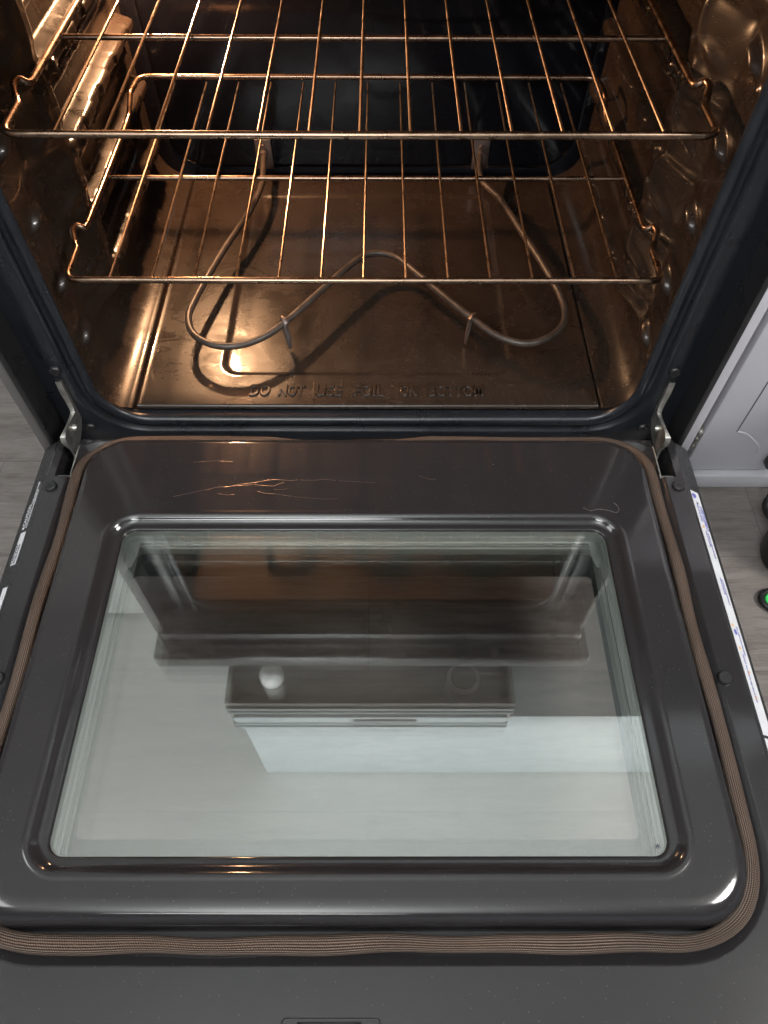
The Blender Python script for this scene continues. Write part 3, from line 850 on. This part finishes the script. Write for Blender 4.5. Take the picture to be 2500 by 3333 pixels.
# ------------------------------------------------------------------ crumbs
b = MB(); rn = random.Random(5)
for i in range(60):
    x, y, z = rn.uniform(-.31, .31), rn.uniform(-.60, -.02), .0165
    inwin = abs(x) < .276 and -.468 < y < -.113
    if inwin:
        if rn.random() < .7 or abs(x) > .25 or not (-.44 < y < -.14): continue
        z = .0064
    elif y < -.49: 
        if y > -.53: continue
        z = .0003
    r = rn.uniform(.00018, .00055)
    b.add([(x + r * rn.uniform(-1, 1), y + r * rn.uniform(-1, 1), z + r * rn.uniform(0, .8)) for _ in range(4)], [(0, 1, 2), (0, 2, 3), (0, 3, 1), (1, 3, 2)])
for i in range(90):
    x, y = rn.uniform(-.27, .27), rn.uniform(.05, .45)
    if abs(x) < .19 and y > .09: z = ZF - .0026
    else: z = ZF + .0004
    r = rn.uniform(.0002, .0007)
    b.add([(x + r * rn.uniform(-1, 1), y + r * rn.uniform(-1, 1), z + r * rn.uniform(0, .8)) for _ in range(4)], [(0, 1, 2), (0, 2, 3), (0, 3, 1), (1, 3, 2)])
tag(b.build("crumbs", M_CRUMB, None, False), "tiny pale crumbs and dust scattered over oven floor and door", "crumbs", None, "stuff")
b = MB()
for (x, y, r) in ((.509, -.1365, .0025), (.560, -.33, .0016), (.52, .02, .0015), (.545, -.20, .0012), (-.52, .05, .0018), (-.60, .12, .0015)):
    bm = bmesh.new(); bmesh.ops.create_icosphere(bm, subdivisions=1, radius=r)
    for v in bm.verts: v.co = Vector((x, y, FLOOR + r * .5)) + v.co * rn.uniform(.6, 1)
    bm.verts.index_update(); b.add([v.co.copy() for v in bm.verts], [[v.index for v in f.verts] for f in bm.faces]); bm.free()
tag(b.build("floor_crumbs", M_INKW, None, False), "white specks of debris on the vinyl floor beside the door", "crumbs", None, "stuff")

# ------------------------------------------------------------------ white cabinet to the right
CB = empty("base_cabinet", (.75, .3, FLOOR), "white painted kitchen base cabinet right of the oven", "cabinet")
YC = .14
MB().box(.455, .4838, YC, .62, -.2385, .585, .0015).build("stile", M_WHITE, CB)
MB().box(.4838, 1.20, YC + .022, .62, -.205, .585).build("carcass", M_GREYGAP, CB)
dr = MB().box(.4925, .95, YC - .0005, YC + .020, -.2385, .56, .003).build("cabinet_door", M_WHITE, CB)
# groove shade painted as a dark rod on the door, with ogee moulding
gp = [(.5392, .50), (.5392, -.146)]
ga = smooth_path([(.5392, -.146), (.552, -.1495), (.5640, -.158), (.5790, -.1725), (.5870, -.183), (.5900, -.1960)], .004)
G = MB().tube([(a, YC - .0006, c) for a, c in gp], .0011, 6); G.build("door_groove_shade", simple("groove_shade", (.10, .10, .10), .8), dr)
G = MB().tube([(p[0], YC - .0006, p[1]) for p in [(q.x, q.y) for q in ga]], .0014, 8); G.build("door_moulding", M_WHITE, dr)
MB().box(.460, 1.20, YC + .024, YC + .040, FLOOR, -.206).build("toe_board", M_WHITE, CB)
MB().box(.455, 1.20, YC - .012, YC + .010, FLOOR, -.2400, .003).build("shoe_moulding", M_WHITE, CB)
hg = MB(); hg.cyl((.4882, YC + .008, -.150), (0, -1, 0), .0042, .010, 14, .003, bev=1); hg.cyl((.4885, YC + .008, -.166), (0, -1, 0), .0030, .008, 12); hg.cyl((.4890, YC + .008, -.182), (0, -1, 0), .0040, .009, 14, .003, bev=1)
hg.box(.4862, .4905, YC + .002, YC + .006, -.190, -.142); hg.build("hinge", M_ZINC, CB)

# ------------------------------------------------------------------ things at the right edge
can = MB()
nn = 40; prof = [(.0, 0), (.070, 0), (.078, .006), (.080, .02), (.080, .30), (.074, .33), (.05, .35), (0, .352)]
V = []; F = []
for (r, h) in prof:
    for i in range(nn):
        g = 2 * pi * i / nn; V.append((.662 + max(r, 1e-5) * cos(g), -.006 + max(r, 1e-5) * sin(g) * .8, FLOOR + h))
for k in range(len(prof) - 1):
    for i in range(nn): F.append((k * nn + i, k * nn + (i + 1) % nn, (k + 1) * nn + (i + 1) % nn, (k + 1) * nn + i))
can.add(V, F)
tag(can.build("canister", M_PLASTIC), "black round-sided canister standing on the floor at the right edge", "canister")
lp = smooth_path([(.70, .135, FLOOR + .06), (.645, .118, FLOOR + .03), (.622, .098, FLOOR + .007), (.6165, .078, FLOOR + .006), (.624, .060, FLOOR + .006), (.655, .045, FLOOR + .006), (.70, .05, FLOOR + .006)], .004)
tag(MB().tube(lp, .0038, 10).build("power_cord", M_PLASTIC), "black cord looping on the floor in front of the white cabinet", "cord")
pl = MB(); pl.box(.596, .640, YC - .030, YC - .014, -.200, -.183, .003); pl.tube([(.64, YC - .022, -.191), (.70, YC - .03, -.205)], .003, 8)
tag(pl.build("plug", M_PLASTIC), "black plug hanging against the white cabinet door", "plug")
RGp = empty("hose_loop", (.62, -.10, FLOOR), "oval black loop with a green inner rim lying on the floor", "hose")
def oval(cx, cy, rx, ry, z, r, rot=.0):
    P = []
    for i in range(40):
        g = 2 * pi * i / 40; P.append(Vector((cx + rx * cos(g) * cos(rot) - ry * sin(g) * sin(rot), cy + rx * cos(g) * sin(rot) + ry * sin(g) * cos(rot), z)))
    V, F = tube(P, r, 10, False, 1, True, (0, 0, 1)); return V, F
V, F = oval(.602, -.082, .040, .021, FLOOR + .006, .0042, -.25); mesh("outer_tube", V, F, M_PLASTIC, RGp)
V, F = oval(.604, -.082, .0345, .0155, FLOOR + .0062, .0024, -.25); mesh("inner_rim", V, F, M_GREEN, RGp)

# ------------------------------------------------------------------ what the glass mirrors: hood and wall cabinet
HD = empty("range_hood", (0, .6, 1.2), "under-cabinet range hood with two round lamps above the cooktop", "range hood")
hx0, hx1 = -.40, .375
h_ = MB(); h_.box(hx0, hx1, .10, .78, 1.245, 1.35, .004); h_.box(hx0, hx1, .10, .115, 1.215, 1.245); h_.box(hx0, hx0 + .012, .115, .78, 1.215, 1.245); h_.box(hx1 - .012, hx1, .115, .78, 1.215, 1.245)
h_.build("hood_body", M_HOOD, HD)
MB().box(hx0 + .01, hx1 - .01, .090, .0995, 1.300, 1.345, .003).build("control_strip", M_HOODW, HD)
MB().box(-.06, .115, .0875, .0896, 1.312, 1.328, .0008).build("switch_slot", M_PLASTIC, HD)
for z_ in (1.236, 1.262, 1.358, 1.385):
    MB().box(hx0, hx1, .0905, .0990, z_, z_ + .007, .001).build("trim", M_HOODW, HD)
MB().box(-.24, .22, .26, .62, 1.236, 1.2445, .003).build("filter", M_ZINC, HD)
def ball(name, c, r, mat, parent, sz=1.3):
    bm = bmesh.new(); bmesh.ops.create_uvsphere(bm, u_segments=24, v_segments=14, radius=r)
    for v in bm.verts: v.co = Vector((c[0] + v.co.x, c[1] + v.co.y, c[2] + v.co.z * sz))
    me = bpy.data.meshes.new(name); bm.to_mesh(me); bm.free(); return link(name, me, mat, parent)
ball("bulb", (-.278, .172, 1.20), .034, M_HOODBULB, HD)
MB().cyl((.243, .180, 1.244), (0, 0, -1), .046, .014, 28, .040).build("lamp_cover", simple("hood_lamp_lens", (.62, .62, .60), .3), HD)
MB().cyl((.243, .180, 1.2295), (0, 0, -1), .036, .006, 28, .034).build("lamp_lens", M_HOOD, HD)
UC = MB().box(-.41, 1.3, .15, .79, 1.475, 2.115, .004).build("wall_cabinet", M_HOODW)
tag(UC, "pale wall cabinet mounted above the range hood", "cabinet")
